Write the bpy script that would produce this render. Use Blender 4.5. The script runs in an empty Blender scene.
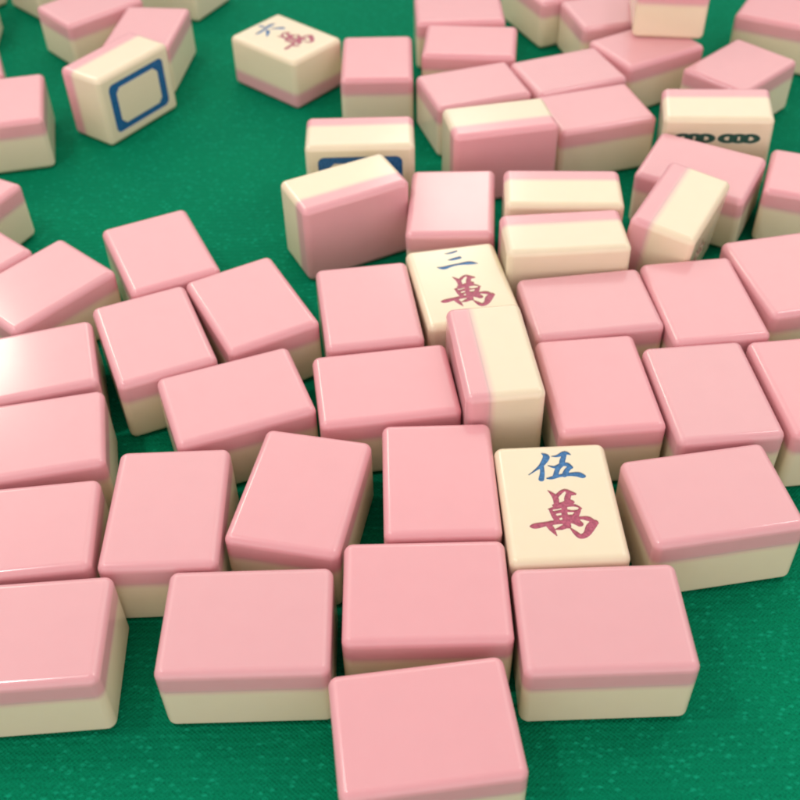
# Mahjong tiles scattered on a green table cloth, seen close up.
# Lengths below are in tile widths; U turns them into metres.
import bpy, bmesh, math, random
import numpy as np
from mathutils import Matrix, Vector

random.seed(4)
U = 0.030
L, W, T = 1.336, 1.0, 0.7484          # tile length, width, thickness
PINK = 0.225                          # thickness of the pink back
RAD = 0.078                           # edge rounding
scene = bpy.context.scene
col = scene.collection

# ------------------------------------------------------------------ materials
def new_mat(name):
    m = bpy.data.materials.new(name); m.use_nodes = True
    nt = m.node_tree
    return m, nt, nt.nodes, nt.links, nt.nodes['Principled BSDF']

def math_node(nt, op, a=None, b=None, va=0.5, vb=0.5):
    n = nt.nodes.new('ShaderNodeMath'); n.operation = op
    n.inputs[0].default_value = va; n.inputs[1].default_value = vb
    if len(n.inputs) > 2: n.inputs[2].default_value = 0.0
    if a is not None: nt.links.new(a, n.inputs[0])
    if b is not None: nt.links.new(b, n.inputs[1])
    return n.outputs[0]

def noise(nt, vec, scale, detail=2.0, rough=0.5):
    n = nt.nodes.new('ShaderNodeTexNoise'); n.inputs['Scale'].default_value = scale
    n.inputs['Detail'].default_value = detail; n.inputs['Roughness'].default_value = rough
    nt.links.new(vec, n.inputs['Vector'])
    return n.outputs['Fac']

def maprange(nt, v, a, b, c, d, smooth=False):
    n = nt.nodes.new('ShaderNodeMapRange')
    if smooth: n.interpolation_type = 'SMOOTHSTEP'
    for i, x in enumerate((a, b, c, d)): n.inputs[1 + i].default_value = x
    nt.links.new(v, n.inputs[0])
    return n.outputs[0]

def mixcol(nt, fac, a, b):
    n = nt.nodes.new('ShaderNodeMix'); n.data_type = 'RGBA'
    nt.links.new(fac, n.inputs[0])
    for k, v in ((6, a), (7, b)):
        if isinstance(v, tuple): n.inputs[k].default_value = v
        else: nt.links.new(v, n.inputs[k])
    return n.outputs[2]

PINKC = (0.79, 0.415, 0.45, 1)
CREAM = (0.84, 0.75, 0.56, 1)

def tile_material(name, colour, other, towards_other, scatter):
    m, nt, nodes, links, bsdf = new_mat(name)
    tc = nodes.new('ShaderNodeTexCoord')
    oi = nodes.new('ShaderNodeObjectInfo')
    # cast plastic: very slight cloudiness, tile-to-tile difference, the two colours bleed a little at the joint
    cloud = noise(nt, tc.outputs['Object'], 140.0, 3.0)
    c2 = tuple(x * 0.93 for x in colour[:3]) + (1,)
    c1 = mixcol(nt, maprange(nt, cloud, 0.3, 0.7, 0.0, 0.25), colour, c2)
    hs = nodes.new('ShaderNodeHueSaturation')
    links.new(c1, hs.inputs['Color'])
    links.new(maprange(nt, oi.outputs['Random'], 0, 1, 0.96, 1.05), hs.inputs['Saturation'])
    links.new(maprange(nt, oi.outputs['Random'], 0, 1, 0.97, 1.02), hs.inputs['Value'])
    sep = nodes.new('ShaderNodeSeparateXYZ'); links.new(tc.outputs['Object'], sep.inputs[0])
    wob = math_node(nt, 'MULTIPLY_ADD', noise(nt, tc.outputs['Object'], 90.0), None, vb=0.0006)
    z = math_node(nt, 'ADD', sep.outputs[2], wob)
    seam = (T / 2 - PINK) * U + 0.0003
    if towards_other:
        f = maprange(nt, z, seam - 0.0022, seam + 0.0006, 0.0, 0.7, True)
    else:
        f = maprange(nt, z, seam - 0.0004, seam + 0.0012, 0.25, 0.0, True)
    c = mixcol(nt, f, hs.outputs[0], other)
    links.new(c, bsdf.inputs['Base Color'])
    r = maprange(nt, noise(nt, tc.outputs['Object'], 60.0, 2.0, 0.5), 0.3, 0.7, 0.14, 0.165)
    links.new(r, bsdf.inputs['Roughness'])
    bsdf.inputs['IOR'].default_value = 1.56
    bsdf.inputs['Subsurface Weight'].default_value = 0.5
    bsdf.inputs['Subsurface Radius'].default_value = scatter
    bsdf.inputs['Subsurface Scale'].default_value = 0.0012
    bump = nodes.new('ShaderNodeBump'); bump.inputs['Strength'].default_value = 0.018
    bump.inputs['Distance'].default_value = 0.0006
    links.new(noise(nt, tc.outputs['Object'], 45.0, 1.0), bump.inputs['Height'])
    links.new(bump.outputs[0], bsdf.inputs['Normal'])
    return m

M_PINK = tile_material('pink_plastic', PINKC, CREAM, False, (1.0, 0.7, 0.7))
M_CREAM = tile_material('cream_plastic', CREAM, PINKC, True, (1.0, 0.9, 0.7))

def paint_material(name, colour):
    m, nt, nodes, links, bsdf = new_mat(name)
    tc = nodes.new('ShaderNodeTexCoord')
    n = noise(nt, tc.outputs['Object'], 1300.0, 3.0, 0.6)
    dark = tuple(x * 0.62 for x in colour[:3]) + (1,)
    lite = tuple(min(1, x * 1.2 + 0.03) for x in colour[:3]) + (1,)
    links.new(mixcol(nt, maprange(nt, n, 0.3, 0.7, 0, 1), dark, lite), bsdf.inputs['Base Color'])
    bsdf.inputs['Roughness'].default_value = 0.38
    bump = nodes.new('ShaderNodeBump'); bump.inputs['Strength'].default_value = 0.3
    bump.inputs['Distance'].default_value = 0.0002
    links.new(n, bump.inputs['Height']); links.new(bump.outputs[0], bsdf.inputs['Normal'])
    return m

M_BLUE = paint_material('blue_paint', (0.002, 0.14, 0.39, 1))
M_NAVY = paint_material('dark_blue_paint', (0.002, 0.115, 0.34, 1))
M_RED = paint_material('red_paint', (0.42, 0.06, 0.13, 1))
M_TEAL = paint_material('green_paint', (0.003, 0.080, 0.058, 1))

def cloth_material():
    m, nt, nodes, links, bsdf = new_mat('green_cloth')
    tc = nodes.new('ShaderNodeTexCoord'); P = tc.outputs['Object']
    warp = nodes.new('ShaderNodeVectorMath'); warp.operation = 'MULTIPLY_ADD'
    nz = nodes.new('ShaderNodeTexNoise'); nz.inputs['Scale'].default_value = 160.0
    links.new(P, nz.inputs['Vector'])
    warp.inputs[1].default_value = (0.0011, 0.0011, 0.0)
    links.new(nz.outputs['Color'], warp.inputs[0]); links.new(P, warp.inputs[2])
    V = warp.outputs[0]
    def rib(axis, period):
        sp = nodes.new('ShaderNodeSeparateXYZ'); links.new(V, sp.inputs[0])
        s = math_node(nt, 'MULTIPLY', sp.outputs[axis], None, vb=2 * math.pi / period)
        return math_node(nt, 'SINE', s)
    weave = math_node(nt, 'MULTIPLY', rib(0, 0.00125), rib(1, 0.0011))
    ribs = rib(1, 0.0022)
    fine = noise(nt, P, 1500.0, 3.0, 0.65)
    big = noise(nt, P, 24.0, 3.0, 0.55)
    # pale stretched cells: weave lumps, with fibre glints put into their colour
    mp = nodes.new('ShaderNodeMapping'); mp.inputs['Scale'].default_value = (0.75, 1.25, 1.0)
    mp.inputs['Rotation'].default_value = (0, 0, 0.25)
    links.new(P, mp.inputs[0])
    vo = nodes.new('ShaderNodeTexVoronoi'); vo.inputs['Scale'].default_value = 640.0
    links.new(mp.outputs[0], vo.inputs['Vector'])
    sc = nodes.new('ShaderNodeSeparateColor'); links.new(vo.outputs['Color'], sc.inputs[0])
    pick = maprange(nt, sc.outputs[0], 0.35, 1.0, 0.0, 1.0)
    core = maprange(nt, vo.outputs['Distance'], 0.1, 0.55, 1.0, 0.0, True)
    painted_glint = math_node(nt, 'MULTIPLY', pick, core)
    base = mixcol(nt, maprange(nt, fine, 0.3, 0.7, 0, 1), (0.0005, 0.120, 0.056, 1), (0.001, 0.280, 0.130, 1))
    base = mixcol(nt, maprange(nt, big, 0.35, 0.65, 0, 0.45), base, (0.001, 0.150, 0.080, 1))
    w2 = maprange(nt, math_node(nt, 'ADD', weave, math_node(nt, 'MULTIPLY', ribs, None, vb=0.5)), -1.5, 1.5, 0.0, 0.75)
    base = mixcol(nt, w2, base, (0.002, 0.25, 0.125, 1))
    base = mixcol(nt, math_node(nt, 'MULTIPLY', painted_glint, None, vb=0.62), base, (0.010, 0.44, 0.25, 1))
    links.new(base, bsdf.inputs['Base Color'])
    bsdf.inputs['Roughness'].default_value = 0.7
    bsdf.inputs['Specular IOR Level'].default_value = 0.03
    h = math_node(nt, 'ADD', math_node(nt, 'MULTIPLY', weave, None, vb=0.5), math_node(nt, 'MULTIPLY', ribs, None, vb=0.35))
    h = math_node(nt, 'ADD', h, math_node(nt, 'MULTIPLY', fine, None, vb=1.6))
    h = math_node(nt, 'ADD', h, math_node(nt, 'MULTIPLY', painted_glint, None, vb=1.2))
    bump = nodes.new('ShaderNodeBump'); bump.inputs['Strength'].default_value = 0.8
    bump.inputs['Distance'].default_value = 0.00022
    links.new(h, bump.inputs['Height']); links.new(bump.outputs[0], bsdf.inputs['Normal'])
    return m

# ------------------------------------------------------------------ geometry helpers
def core_normal(p):
    """Normal of the rounded box at p (tile widths)."""
    q = Vector((max(-W/2+RAD, min(W/2-RAD, p.x)), max(-L/2+RAD, min(L/2-RAD, p.y)), max(-T/2+RAD, min(T/2-RAD, p.z))))
    d = p - q
    return d.normalized() if d.length > 1e-6 else Vector((0, 0, 1))

def rounded_half(pink):
    """One of the two plastic layers of a tile: a rounded box cut at the joint and capped."""
    bm = bmesh.new()
    bmesh.ops.create_cube(bm, size=1.0)
    for v in bm.verts: v.co = Vector((v.co.x * W, v.co.y * L, v.co.z * T))
    bmesh.ops.bevel(bm, geom=bm.edges[:], offset=RAD, segments=7, profile=0.5, affect='EDGES')
    for v in bm.verts:                                   # exact sphere / cylinder rounding
        p = v.co
        q = Vector((max(-W/2+RAD, min(W/2-RAD, p.x)), max(-L/2+RAD, min(L/2-RAD, p.y)), max(-T/2+RAD, min(T/2-RAD, p.z))))
        d = p - q
        if d.length > 1e-6: v.co = q + d.normalized() * RAD
    zc = T / 2 - PINK
    r = bmesh.ops.bisect_plane(bm, geom=bm.verts[:] + bm.edges[:] + bm.faces[:], plane_co=(0, 0, zc), plane_no=(0, 0, 1),
                               clear_inner=pink, clear_outer=not pink)
    edges = [e for e in r['geom_cut'] if isinstance(e, bmesh.types.BMEdge)]
    bmesh.ops.contextual_create(bm, geom=edges)
    bmesh.ops.recalc_face_normals(bm, faces=bm.faces[:])
    return bm

def bm_to_mesh(bm, name, mat, normals=True):
    me = bpy.data.meshes.new(name); bm.to_mesh(me); bm.free()
    me.materials.append(mat)
    finish(me, normals)
    return me

def finish(me, normals=True):
    """Scale to metres and give the rounded body its true normals (flat cap and groove faces keep their own)."""
    if normals:
        for p in me.polygons: p.use_smooth = True
        ln = []
        for p in me.polygons:
            cap = all(abs(me.vertices[v].co.z - (T/2-PINK)) < 1e-5 for v in p.vertices)
            for li in p.loop_indices:
                co = me.vertices[me.loops[li].vertex_index].co
                n = core_normal(co)
                if cap or n.dot(p.normal) < 0.5: n = p.normal.copy()
                ln.append(n)
        me.normals_split_custom_set([tuple(n) for n in ln])
    me.transform(Matrix.Scale(U, 4))
    me.update()

# --- brush strokes: union of tapered capsules, contoured on a grid (marching squares) into a solid
def field(strokes, res, grow=0.0, pad=0.05):
    pts = np.array([p[:2] for s in strokes for p in s])
    lo, hi = pts.min(0) - pad, pts.max(0) + pad
    nx, ny = int((hi[0]-lo[0])/res) + 2, int((hi[1]-lo[1])/res) + 2
    X, Y = np.meshgrid(lo[0] + res*np.arange(nx), lo[1] + res*np.arange(ny), indexing='ij')
    D = np.full(X.shape, 9.0)
    for s in strokes:
        for a, b in zip(s[:-1], s[1:]):
            dx, dy = b[0]-a[0], b[1]-a[1]; l2 = dx*dx + dy*dy + 1e-12
            t = np.clip(((X-a[0])*dx + (Y-a[1])*dy)/l2, 0, 1)
            D = np.minimum(D, np.hypot(X-a[0]-t*dx, Y-a[1]-t*dy) - (a[2] + t*(b[2]-a[2])))
    return X, Y, D - grow

def smooth_strokes(strokes, fat, n=5):
    out = []
    for s in strokes:
        P = [s[0]] + list(s) + [s[-1]]; o = []
        for i in range(1, len(P)-2):
            for k in range(n):
                t = k/n
                o.append(tuple(0.5*(2*P[i][j] + (P[i+1][j]-P[i-1][j])*t + (2*P[i-1][j]-5*P[i][j]+4*P[i+1][j]-P[i+2][j])*t*t
                               + (3*P[i][j]-P[i-1][j]-3*P[i+1][j]+P[i+2][j])*t**3) for j in range(3)))
        o.append(tuple(s[-1])); out.append([(x, y, max(r * fat, 0.004)) for x, y, r in o])
    return out

def prism(X, Y, D, z0, z1):
    """Solid between z0 and z1 where D < 0."""
    bm = bmesh.new(); cache = {}
    nx, ny = D.shape
    def vert(key, x, y):
        if key not in cache: cache[key] = (bm.verts.new((x, y, z0)), bm.verts.new((x, y, z1)))
        return cache[key]
    def node(i, j): return vert(('n', i, j), X[i, j], Y[i, j])
    def cross(i, j, k, l):
        if (k, l) < (i, j): i, j, k, l = k, l, i, j
        a, b = D[i, j], D[k, l]; t = min(0.97, max(0.03, a/(a-b)))
        return vert(('e', i, j, k, l), X[i, j]+t*(X[k, l]-X[i, j]), Y[i, j]+t*(Y[k, l]-Y[i, j]))
    for i in range(nx-1):
        for j in range(ny-1):
            c = [(i, j), (i+1, j), (i+1, j+1), (i, j+1)]
            ins = [D[p] < 0 for p in c]
            if not any(ins): continue
            polys = []
            if ins[0] == ins[2] and ins[1] == ins[3] and ins[0] != ins[1]:      # saddle: two corners
                for k in range(4):
                    if ins[k]:
                        pk, nk = c[k-1], c[(k+1) % 4]
                        polys.append([node(*c[k]), cross(*c[k], *nk), cross(*pk, *c[k])])
            else:
                poly = []
                for k in range(4):
                    n2 = (k+1) % 4
                    if ins[k]: poly.append(node(*c[k]))
                    if ins[k] != ins[n2]: poly.append(cross(*c[k], *c[n2]))
                polys.append(poly)
            for poly in polys:
                bm.faces.new([v[1] for v in poly]); bm.faces.new([v[0] for v in reversed(poly)])
    top = {v[1]: v[0] for v in cache.values()}
    for e in [e for e in bm.edges if len(e.link_faces) == 1 and e.verts[0] in top and e.verts[1] in top]:
        f = e.link_faces[0]
        lo = [l for l in f.loops if l.edge == e][0]
        a, b = lo.vert, lo.link_loop_next.vert
        bm.faces.new([b, a, top[a], top[b]])
    bmesh.ops.recalc_face_normals(bm, faces=bm.faces[:])
    return bm

DEPTH = 0.016                         # how deep the marks are engraved

def mark_solids(X, Y, D):
    """(cutter, paint) in face coordinates: x right, y up, z out of the face, face at z = 0."""
    return prism(X, Y, D, -DEPTH, 0.05), prism(X, Y, D - 0.0035, -DEPTH - 0.012, -DEPTH + 0.006)

FACE = Matrix.Rotation(math.pi, 4, 'Y') @ Matrix.Translation((0, 0, T / 2))   # face coordinates -> tile coordinates

def engraved_face(cutters, name):
    me = bm_to_mesh_raw(rounded_half(False), name)
    ob = bpy.data.objects.new(name, me); col.objects.link(ob)
    tmp = []
    for c in cutters:
        c.transform(FACE)
        cm = bpy.data.meshes.new('cutter'); c.to_mesh(cm); c.free()
        co = bpy.data.objects.new('cutter', cm); col.objects.link(co); tmp.append(co)
        md = ob.modifiers.new('b', 'BOOLEAN'); md.operation = 'DIFFERENCE'; md.solver = 'EXACT'; md.object = co
    dg = bpy.context.evaluated_depsgraph_get(); dg.update()
    out = bpy.data.meshes.new_from_object(ob.evaluated_get(dg))
    out.name = name
    for o in [ob] + tmp: bpy.data.objects.remove(o)
    out.materials.clear(); out.materials.append(M_CREAM)
    finish(out)
    return out

def bm_to_mesh_raw(bm, name):
    me = bpy.data.meshes.new(name); bm.to_mesh(me); bm.free(); return me

def paint_mesh(bm, name, mat):
    bm.transform(FACE)
    me = bm_to_mesh_raw(bm, name); me.materials.append(mat)
    me.transform(Matrix.Scale(U, 4)); me.update()
    return me

# ------------------------------------------------------------------ marks
FIVE = [[[-0.0786,0.5481,0.0049],[-0.0445,0.5035,0.0193],[-0.0974,0.4101,0.0143],[-0.158,0.354,0.0076],[-0.2269,0.2988,0.0033]],[[-0.099,0.3982,0.0119],[-0.1059,0.3155,0.0132],[-0.1249,0.2404,0.0159]],[[0.0051,0.5067,0.0048],[0.0592,0.5097,0.0107],[0.1268,0.5424,0.0156],[0.1723,0.5179,0.0049]],[[0.1259,0.5364,0.0122],[0.0901,0.4474,0.0159],[0.0742,0.4003,0.0143],[0.0365,0.3548,0.0143],[0.0026,0.2741,0.0141]],[[-0.0415,0.3974,0.0048],[0.0132,0.3775,0.0114],[0.0698,0.4006,0.0134],[0.1235,0.4035,0.0163],[0.1531,0.366,0.0133]],[[0.1497,0.3722,0.0143],[0.1126,0.3327,0.0152],[0.0819,0.2755,0.0151]],[[-0.0711,0.249,0.0066],[-0.0312,0.2526,0.0122],[0.0422,0.2742,0.0122],[0.1316,0.2844,0.0142],[0.2014,0.2805,0.0198],[0.2377,0.2608,0.0179],[0.2591,0.2573,0.0066]]]
WAN = [[[-0.0861,0.1112,0.0032],[-0.0496,0.0636,0.0128],[-0.0312,0.0118,0.0164],[-0.0351,-0.0441,0.0136]],[[-0.0279,0.0341,0.0128],[0.0326,0.0932,0.0111],[0.0692,0.106,0.0092],[0.0987,0.0724,0.0175],[0.1398,0.0587,0.0092]],[[0.0884,0.0616,0.0156],[0.0652,-0.0049,0.0164],[0.1001,-0.0292,0.0136],[0.1078,-0.0353,0.0073]],[[-0.0587,-0.0595,0.009],[0.0202,-0.0471,0.0154],[0.1001,-0.0292,0.0109]],[[-0.1111,-0.0976,0.0036],[-0.0542,-0.0875,0.0117],[0.0347,-0.0647,0.0145],[0.1195,-0.0694,0.0099],[0.1693,-0.1054,0.0054]],[[-0.0947,-0.1018,0.009],[-0.0684,-0.1856,0.0151],[-0.0462,-0.2358,0.0142]],[[0.1608,-0.105,0.0063],[0.1216,-0.1634,0.0152],[0.0794,-0.2156,0.0169]],[[-0.0701,-0.1385,0.0116],[0.0258,-0.1229,0.0117],[0.0843,-0.1305,0.0081],[0.1353,-0.1311,0.0099]],[[-0.0524,-0.192,0.0107],[0.0176,-0.1773,0.0089],[0.1089,-0.19,0.0116]],[[0.0389,-0.037,0.0145],[0.0196,-0.1357,0.0152],[0.0207,-0.2123,0.0177],[0.0259,-0.2883,0.0185]],[[-0.2793,-0.2768,0.0088],[-0.241,-0.2736,0.0193],[-0.1546,-0.2568,0.0159],[-0.077,-0.2449,0.0159],[0.0077,-0.242,0.015],[0.0774,-0.2285,0.0239],[0.1294,-0.2725,0.0194]],[[0.071,-0.2151,0.016],[0.1482,-0.2085,0.0116],[0.2135,-0.223,0.0169],[0.2841,-0.2788,0.0035]],[[0.2573,-0.2633,0.0194],[0.2158,-0.3094,0.0246],[0.1702,-0.3815,0.0183],[0.1163,-0.405,0.0165],[0.0808,-0.366,0.0139],[0.0435,-0.3107,0.0044]],[[-0.1379,-0.2577,0.0159],[-0.112,-0.3128,0.0158],[-0.0809,-0.3868,0.0035]],[[-0.0795,-0.3199,0.0044],[-0.0273,-0.3068,0.014],[0.0276,-0.2776,0.0167]]]
THREE = [[[-0.0769,0.5284,0.0041],[-0.0132,0.5282,0.0106],[0.0587,0.5509,0.0083]],[[-0.0683,0.4097,0.0041],[-0.0091,0.4134,0.014],[0.0678,0.4298,0.014]],[[-0.2068,0.3057,0.0046],[-0.1444,0.2816,0.0172],[-0.0523,0.3053,0.0127],[0.0371,0.3154,0.0115],[0.1536,0.3151,0.0197],[0.2345,0.287,0.0046]]]
SIX = [[(-0.012,0.545,0.010),(0.010,0.515,0.020),(0.022,0.480,0.012)],
       [(-0.215,0.395,0.010),(-0.150,0.392,0.017),(0.000,0.420,0.015),(0.130,0.440,0.020),(0.200,0.425,0.008)],
       [(-0.030,0.345,0.018),(-0.075,0.290,0.017),(-0.170,0.215,0.005)],
       [(0.050,0.350,0.010),(0.105,0.300,0.018),(0.165,0.235,0.024),(0.180,0.220,0.010)]]
TWO = [[(-0.10,0.48,0.008),(0.0,0.49,0.014),(0.10,0.51,0.012)],
       [(-0.2,0.30,0.008),(0.0,0.31,0.014),(0.2,0.31,0.016)]]

def sd_box(X, Y, hx, hy, r):
    qx, qy = np.abs(X) - hx + r, np.abs(Y) - hy + r
    return np.hypot(np.maximum(qx, 0), np.maximum(qy, 0)) + np.minimum(np.maximum(qx, qy), 0) - r

def frame_field():
    res = 0.007
    xs = np.arange(-0.45, 0.45, res); ys = np.arange(-0.62, 0.62, res)
    X, Y = np.meshgrid(xs, ys, indexing='ij')
    outer = sd_box(X, Y, 0.355, 0.515, 0.085)
    inner = sd_box(X, Y, 0.262, 0.385, 0.03)
    cut = (np.abs(X) + np.abs(Y) - 0.58) * 0.7071         # clipped inner corners
    return X, Y, np.maximum(outer, -np.maximum(inner, cut))

def bamboo_field():
    res = 0.005
    xs = np.arange(-0.42, 0.42, res); ys = np.arange(-0.6, 0.6, res)
    X, Y = np.meshgrid(xs, ys, indexing='ij')
    D = np.full(X.shape, 9.0)
    for cx in (-0.22, 0.22):
        for cy in (-0.27, 0.27):
            for k in (-1, 0, 1):
                e = np.hypot((X-cx)/0.048, (Y-cy-k*0.135)/0.082) - 1
                D = np.minimum(D, np.abs(e*0.06) - 0.030)
    return X, Y, D

def stroke_set(strokes, fat): return field(smooth_strokes(strokes, fat), 0.0045)

def wan_face(number, name, fat=1.6):
    fn, fw = stroke_set(number, fat), stroke_set(WAN, 1.65)
    c1, p1 = mark_solids(*fn); c2, p2 = mark_solids(*fw)
    face = engraved_face([c1, c2], name)
    return face, [('number_character', paint_mesh(p1, 'number_character', M_BLUE)),
                  ('suit_character', paint_mesh(p2, 'suit_character', M_RED))]

def single_face(fld, part, mat, name):
    c, p = mark_solids(*fld)
    return engraved_face([c], name), [(part, paint_mesh(p, part, mat))]

PLAIN = (bm_to_mesh(rounded_half(False), 'tile_face', M_CREAM), [])
BACK = bm_to_mesh(rounded_half(True), 'tile_back', M_PINK)
FRAME = single_face(frame_field(), 'frame_mark', M_NAVY, 'tile_face_framed')
MARKED = {
    'B1': wan_face(FIVE, 'tile_face_five'), 'C7': wan_face(THREE, 'tile_face_three', 1.7), 'D7': wan_face(SIX, 'tile_face_six', 1.7),
    'D14': wan_face(TWO, 'tile_face_two'), 'D30': FRAME, 'D5': FRAME,
    'D15': single_face(bamboo_field(), 'bamboo_mark', M_TEAL, 'tile_face_bamboo'),
}

# ------------------------------------------------------------------ tiles
def cols(x, y, z): return Matrix((x, y, z)).transposed().to_4x4()
ORIENT = {
    'p': cols((1,0,0), (0,1,0), (0,0,1)),            # lying face down, length away from us
    'l': cols((0,1,0), (-1,0,0), (0,0,1)),           # lying face down, length across
    'up': cols((-1,0,0), (0,1,0), (0,0,-1)),         # lying face up
    'front_face': cols((0,0,1), (1,0,0), (0,1,0)),   # standing on the long side, face forward
    'front_back': cols((0,0,1), (-1,0,0), (0,-1,0)), # standing on the long side, pink forward
    'right_face': cols((0,0,1), (0,1,0), (-1,0,0)),  # standing on the long side, pink to the left
}
HALF = {'p': T/2, 'l': T/2, 'up': T/2, 'front_face': W/2, 'front_back': W/2, 'right_face': W/2}
SPECIAL = {'B1': 'up', 'C7': 'up', 'D7': 'up', 'D2': 'front_face', 'D3': 'front_face', 'D5': 'front_face', 'D15': 'front_face',
           'D30': 'front_face', 'D4': 'front_back', 'D10': 'front_back', 'C8': 'right_face', 'D14': 'right_face'}
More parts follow.
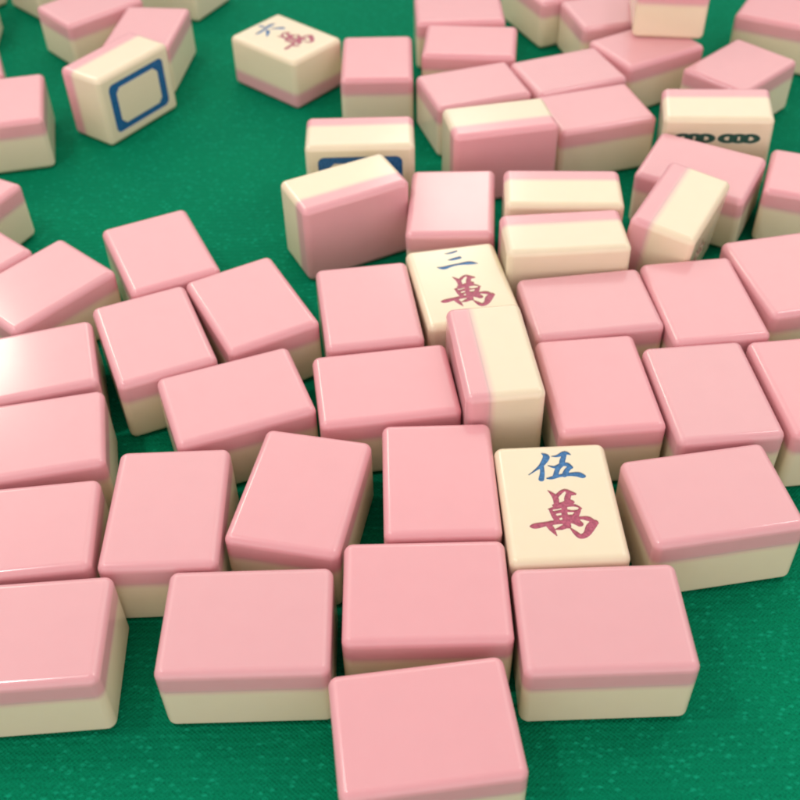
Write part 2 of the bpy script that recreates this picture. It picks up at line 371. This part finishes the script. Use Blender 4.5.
# tiles that do not lie flat: lift, tilt about x, tilt about y (degrees)
TILT = {'D1': (0.03, 0.5, -2.5), 'D14': (0.04, 0.5, 6.0), 'D13': (0.05, 4.0, 0.5), 'D15': (0.05, 3.0, -3.0)}
TILES = [
    ('A1', 'l', 0, -2.9974, 4.7517, 0.0558,
     'pink tile in the lower left corner, cut by the left edge, nearest one there'),
    ('A2', 'l', 0, -1.2417, 4.8172, 0.0011,
     'pink tile on open cloth between the lower left corner tile and the nearest tile'),
    ('A3', 'l', 0, 0.1230, 3.8845, 0.1112,
     'nearest face-down pink tile, cut off by the bottom edge'),
    ('A4', 'l', 0, 0.1680, 5.0607, -0.0012,
     'face-down pink tile directly behind the nearest tile, in the middle of the front row'),
    ('A5', 'l', 0, 1.5394, 4.7690, 0.0093,
     'face-down pink tile covering the bottom edge of the tile marked with a blue five'),
    ('B1', 'p', 0, 1.3480, 5.9502, 0.0231,
     'face-up cream tile with blue five above a red ten-thousand character'),
    ('B2', 'l', 0, 2.6640, 5.9999, 0.1414,
     'pink tile right of the tile marked five, its front facing open cloth'),
    ('B3', 'p', 0, 0.3271, 6.2519, 0.0070,
     'face-down pink tile touching the left side of the tile marked with a blue five'),
    ('B4', 'p', 0, -0.8886, 6.1604, -0.2153,
     'pink tile twisted clockwise, beside a small patch of bare cloth left of centre front'),
    ('B5', 'p', 0, -2.0336, 6.0057, 0.0149,
     'face-down pink tile standing lengthwise behind the gap between the two leftmost front tiles'),
    ('B6', 'l', 0, -3.2823, 5.7890, 0.0983,
     'pink tile at the left edge, directly behind the lower left corner tile'),
    ('B7', 'l', 0, -3.4099, 6.8829, 0.1940,
     'pink tile at the left edge just in front of the one with lamp glare'),
    ('B8', 'l', 0, -3.6815, 7.8997, 0.2624,
     'pink tile at the left edge with a bright lamp glare across its top'),
    ('C1', 'p', 0, -2.6368, 9.7414, 0.4261,
     'lengthwise pink tile with its far end alone against the big empty patch of green cloth'),
    ('C2', 'p', 0, -2.4942, 8.3037, 0.3838,
     'lengthwise pink tile right of the glare tile, dark cloth gap along its left side'),
    ('C3', 'p', 0, -1.5353, 8.7696, 0.4736,
     'slanted pink tile with its right corner pointing toward the leaning pink-fronted tile'),
    ('C4', 'l', 0, -1.5765, 7.3784, 0.3450,
     'crosswise slanted pink tile in front of two slanted lengthwise ones, left of centre'),
    ('C5', 'l', 0, -0.1388, 7.4743, 0.1205,
     'crosswise pink tile left of the side-standing half pink half cream tile at the centre'),
    ('C6', 'p', 0, -0.3103, 8.6983, 0.1233,
     'squarish pink tile left of the face-up tile marked with a blue three'),
    ('C7', 'p', 0, 0.6891, 8.9985, 0.1646,
     'face-up cream tile with blue three above a red ten-thousand character'),
    ('C8', 'sy', 0, 0.9115, 7.6477, 0.0964,
     'side-standing tile near the centre, pink left and cream right, below the three'),
    ('C9', 'l', 0, 1.9874, 8.6272, 0.1117,
     'crosswise pink tile in front of the nearer of two cream side-standing tiles'),
    ('C10', 'p', 0, 1.9024, 7.4151, 0.0708,
     'lengthwise pink tile touching the right side of the central half pink half cream tile'),
    ('C11', 'p', 0, 3.1801, 8.6459, 0.0929,
     'lengthwise pink tile just in front of the tilted cream tile at right'),
    ('C12', 'p', 0, 2.9490, 7.2718, 0.0757,
     'lengthwise pink tile just behind the tile at the right end facing open cloth'),
    ('C13', 'p', 0, 4.1887, 9.0481, 0.1772,
     'pink tile cut by the right edge, rear one of two at mid height'),
    ('C14', 'p', 0, 4.0047, 7.3332, 0.0818,
     'pink tile cut by the right edge, front one of two at mid height'),
    ('D1', 'p', 0, 0.6859, 10.5002, -0.0884,
     'slightly tilted pink tile with a pale lamp glow, just behind the face-up three'),
    ('D2', 'sx', 0, 1.9218, 10.3976, -0.0635,
     'farther of two parallel side-standing cream tiles, right of the glowing pink tile'),
    ('D3', 'sx', 0, 1.8317, 9.5471, 0.0413,
     'nearer of two parallel side-standing cream tiles, right of the face-up three'),
    ('D4', 'sx', 0, -0.5810, 10.6314, 0.4509,
     'side-standing tile with large pink front, hiding most of a blue frame behind it'),
    ('D5', 'sx', 0, -0.4164, 11.7358, 0.0035,
     'side-standing cream tile whose blue frame is mostly hidden by a pink-fronted tile'),
    ('D6', 'p', 0, -0.2043, 14.1863, -0.0109,
     'small-looking face-down pink tile touching the right corner of the face-up six'),
    ('D7', 'p', 0, -1.5366, 14.8896, 0.8374,
     'face-up cream tile with blue six and red ten-thousand character, alone on the far cloth'),
    ('D8', 'l', 0, 1.1000, 13.3329, 0.2795,
     'pink tile directly behind the side-standing pink-fronted tile in the far cluster'),
    ('D9', 'l', 0, 2.4263, 13.6730, 0.3300,
     'crosswise slanted pink tile in the far cluster, in front of the pair of corner-on tiles'),
    ('D10', 'sx', 0, 1.3385, 12.0035, 0.1746,
     'side-standing tile with pink front and cream top in the middle of the far cluster'),
    ('D11', 'l', 0, 2.6394, 12.6381, 0.2575,
     "slanted pink tile touching the right end of the far cluster's pink-fronted side-standing tile"),
    ('D12', 'l', 0, 3.6402, 14.4074, 0.4941,
     'pink tile carrying another tile on its top at the far right'),
    ('D13', 'l', 0, 3.7008, 11.1380, -0.5240,
     'pink tile turned clockwise behind the tilted cream tile, hiding most of the green bamboo marks'),
    ('D14', 'sy', 0, 3.1130, 10.0874, -0.5310,
     'tilted side-standing tile with wide cream top and pink left edge, near the right edge'),
    ('D15', 'sx', 0, 4.1262, 12.1598, -0.1559,
     'side-standing cream tile with green bamboo sticks on its front, near the right edge'),
    ('D16', 'l', 0, 4.8043, 13.7042, 0.7431,
     'diamond-wise pink tile with a shiny right edge behind the tile with green bamboo sticks'),
    ('D17', 'l', 0, 5.1091, 10.8301, -0.3688,
     'pink tile cut by the right edge, level with and right of the tilted cream tile'),
    ('D18', 'l', 0, 5.9302, 15.3657, -0.5177,
     'pink tile in the top right corner of the picture'),
    ('D19', 'p', 1, 4.0365, 15.1506, -0.1371,
     'tile stacked on top of another tile at the far right, cream side facing front'),
    ('D20', 'p', 0, 2.5087, 16.5786, 0.4043,
     'corner-on tile at the top edge showing its cream corner above a green cloth gap'),
    ('D21', 'l', 0, 3.3470, 15.5465, 0.2400,
     'corner-on pink tile at the top, its left touching the cream-cornered tile'),
    ('D22', 'l', 0, 1.0416, 15.7242, 0.0088,
     'pink tile at the top edge, farther of two parallel crosswise tiles, above centre'),
    ('D23', 'l', 0, 1.1443, 14.6350, -0.1206,
     'nearer of two parallel crosswise pink tiles at the top, above centre'),
    ('D24', 'p', 0, -5.2167, 13.2264, 0.2150,
     'pink tile cut by the left edge, tall cream front, left of the framed blue tile'),
    ('D25', 'p', 0, -5.3034, 11.0139, 1.0786,
     'pink tile at the left edge with one cream corner pointing right on the open cloth'),
    ('D26', 'l', 0, -4.8501, 9.5982, 0.8565,
     'sliver of pink tile at the left edge between two larger pointed tiles'),
    ('D27', 'l', 0, -3.8593, 9.1910, 0.8455,
     'large slanted pink tile at the left edge, just behind the tile with the lamp glare'),
    ('D28', 'l', 0, -4.6483, 16.2290, 0.7296,
     'slanted pink tile at the top left, cream left corner, behind the framed blue tile'),
    ('D29', 'p', 0, -3.6338, 15.3602, -0.1241,
     'pink tile touching the back of the tile with the full blue frame, upper left'),
    ('D30', 'sx', 0, -3.8143, 13.9225, 0.9424,
     'side-standing cream tile showing a complete blue rectangular frame, upper left on open cloth'),
    ('X1', 'p', 0, -7.3253, 18.0842, 0.7552,
     'cream corner of a tile in the extreme top left corner'),
    ('X2', 'p', 0, -5.6280, 17.9960, -0.7870,
     'cream side of a tile at the top left edge, second from the corner'),
    ('X3', 'p', 0, -6.9562, 16.3949, -1.4417,
     'cream bit of a tile at the left edge near the top, below the corner tile'),
    ('X4', 'p', 0, -6.2242, 14.2326, -1.2344,
     'pink bit of a tile at the left edge, behind the tall cream fronted pink tile'),
    ('X5', 'p', 0, -3.5161, 17.7744, 1.0837,
     'dim tile at the top edge between the blue-framed tile and the face-up six'),
]

def put(name, mesh, parent, orient):
    o = bpy.data.objects.new(name, mesh); col.objects.link(o)
    o.parent = parent
    o.matrix_local = Matrix.Translation((0, 0, HALF[orient] * U)) @ ORIENT[orient]
    return o

for key, mode, level, x, y, rz, label in TILES:
    orient = SPECIAL.get(key, mode)
    root = bpy.data.objects.new('mahjong_tile', None); col.objects.link(root)
    root.empty_display_size = 0.01
    lift, tx, ty = TILT.get(key, (0, 0, 0))
    if not key in TILT: tx, ty = random.uniform(-0.35, 0.35), random.uniform(-0.35, 0.35)
    root.location = (x * U, y * U, (level * (T + 0.004) + lift + 0.004) * U)
    root.rotation_euler = (math.radians(tx), math.radians(ty), rz)
    root['label'] = label; root['category'] = 'mahjong tile'
    root['group'] = 'mahjong tiles scattered on the green cloth'
    face, marks = MARKED.get(key, PLAIN)
    fo = put('tile_face', face, root, orient)
    put('tile_back', BACK, root, orient)
    for part, me in marks: put(part, me, root, orient)

# ------------------------------------------------------------------ cloth
bm = bmesh.new()
bmesh.ops.create_grid(bm, x_segments=4, y_segments=4, size=0.5)
for v in bm.verts: v.co = Vector((v.co.x * 1.2, v.co.y * 0.98 + 0.36, 0))
me = bm_to_mesh_raw(bm, 'tablecloth'); me.materials.append(cloth_material())
cloth = bpy.data.objects.new('tablecloth', me); col.objects.link(cloth)
cloth['kind'] = 'structure'
cloth['label'] = 'green woven cloth covering the table under the tiles'
cloth['category'] = 'tablecloth'

# ------------------------------------------------------------------ light
def area(name, loc, target, size, power, colour, shape='DISK', size_y=None):
    l = bpy.data.lights.new(name, 'AREA'); l.shape = shape; l.size = size
    if size_y: l.size_y = size_y
    l.energy = power; l.color = colour
    o = bpy.data.objects.new(name, l); col.objects.link(o)
    o.location = loc
    o.rotation_euler = (Vector(target) - Vector(loc)).to_track_quat('-Z', 'Y').to_euler()
    return o

area('room_lamp', (-0.615, 1.13, 0.80), (0, 0.25, 0), 0.13, 1.6, (1.0, 0.90, 0.70))
area('room_lamp', (0.08, 1.47, 0.80), (0, 0.27, 0), 0.22, 0.95, (1.0, 0.92, 0.80))
area('overhead_fill', (0.33, 0.34, 0.50), (0.05, 0.22, 0), 0.09, 0.65, (1.0, 0.96, 0.88))
area('overhead_fill', (-0.36, 0.34, 0.52), (-0.03, 0.22, 0), 0.09, 0.65, (1.0, 0.96, 0.88))

area('overhead_fill', (-0.28, 0.12, 0.58), (0.03, 0.36, 0), 0.04, 1.2, (1.0, 0.95, 0.88))  # unseen fill light added to brighten the far tile fronts

# room glow shaped by direction: far band washes tile tops, added near glow lifts fronts
w = bpy.data.worlds.new('World'); scene.world = w; w.use_nodes = True
nt = w.node_tree
tc = nt.nodes.new('ShaderNodeTexCoord')
sp = nt.nodes.new('ShaderNodeSeparateXYZ'); nt.links.new(tc.outputs['Generated'], sp.inputs[0])
up = math_node(nt, 'MULTIPLY', maprange(nt, sp.outputs[2], 0.25, 0.56, 0.0, 1.0, True), maprange(nt, sp.outputs[2], 0.66, 0.86, 1.0, 0.30, True))
far = maprange(nt, sp.outputs[1], -0.35, 0.75, 0.12, 1.0, True)
lum = math_node(nt, 'MULTIPLY', up, far)
near = math_node(nt, 'MULTIPLY', maprange(nt, sp.outputs[1], -0.15, -0.75, 0.0, 1.0, True), maprange(nt, sp.outputs[2], 0.25, 0.85, 1.0, 0.0, True))
wall = mixcol(nt, near, (0.95, 0.74, 0.82, 1), (4.3, 3.75, 3.55, 1))
room = mixcol(nt, lum, wall, (5.0, 4.90, 4.35, 1))
bg = nt.nodes['Background']
nt.links.new(room, bg.inputs[0]); bg.inputs[1].default_value = 0.75

# ------------------------------------------------------------------ camera
F, PITCH, ROLL, H = 1068.3, 0.77041, -0.024915, 7.7629
cam = bpy.data.cameras.new('camera'); co = bpy.data.objects.new('camera', cam); col.objects.link(co)
cam.sensor_width = 36.0; cam.lens = F / 800 * 36.0
cam.clip_start = 0.01; cam.clip_end = 50
co.matrix_world = Matrix.Translation((0, 0, H * U)) @ Matrix.Rotation(math.pi/2 - PITCH, 4, 'X') @ Matrix.Rotation(ROLL, 4, 'Z')
cam.dof.use_dof = True; cam.dof.focus_distance = 9.3 * U; cam.dof.aperture_fstop = 20
scene.camera = co

scene.view_settings.view_transform = 'Standard'
scene.view_settings.look = 'None'
scene.view_settings.exposure = -0.91
scene.view_settings.gamma = 1.0
scene.cycles.filter_width = 1.9
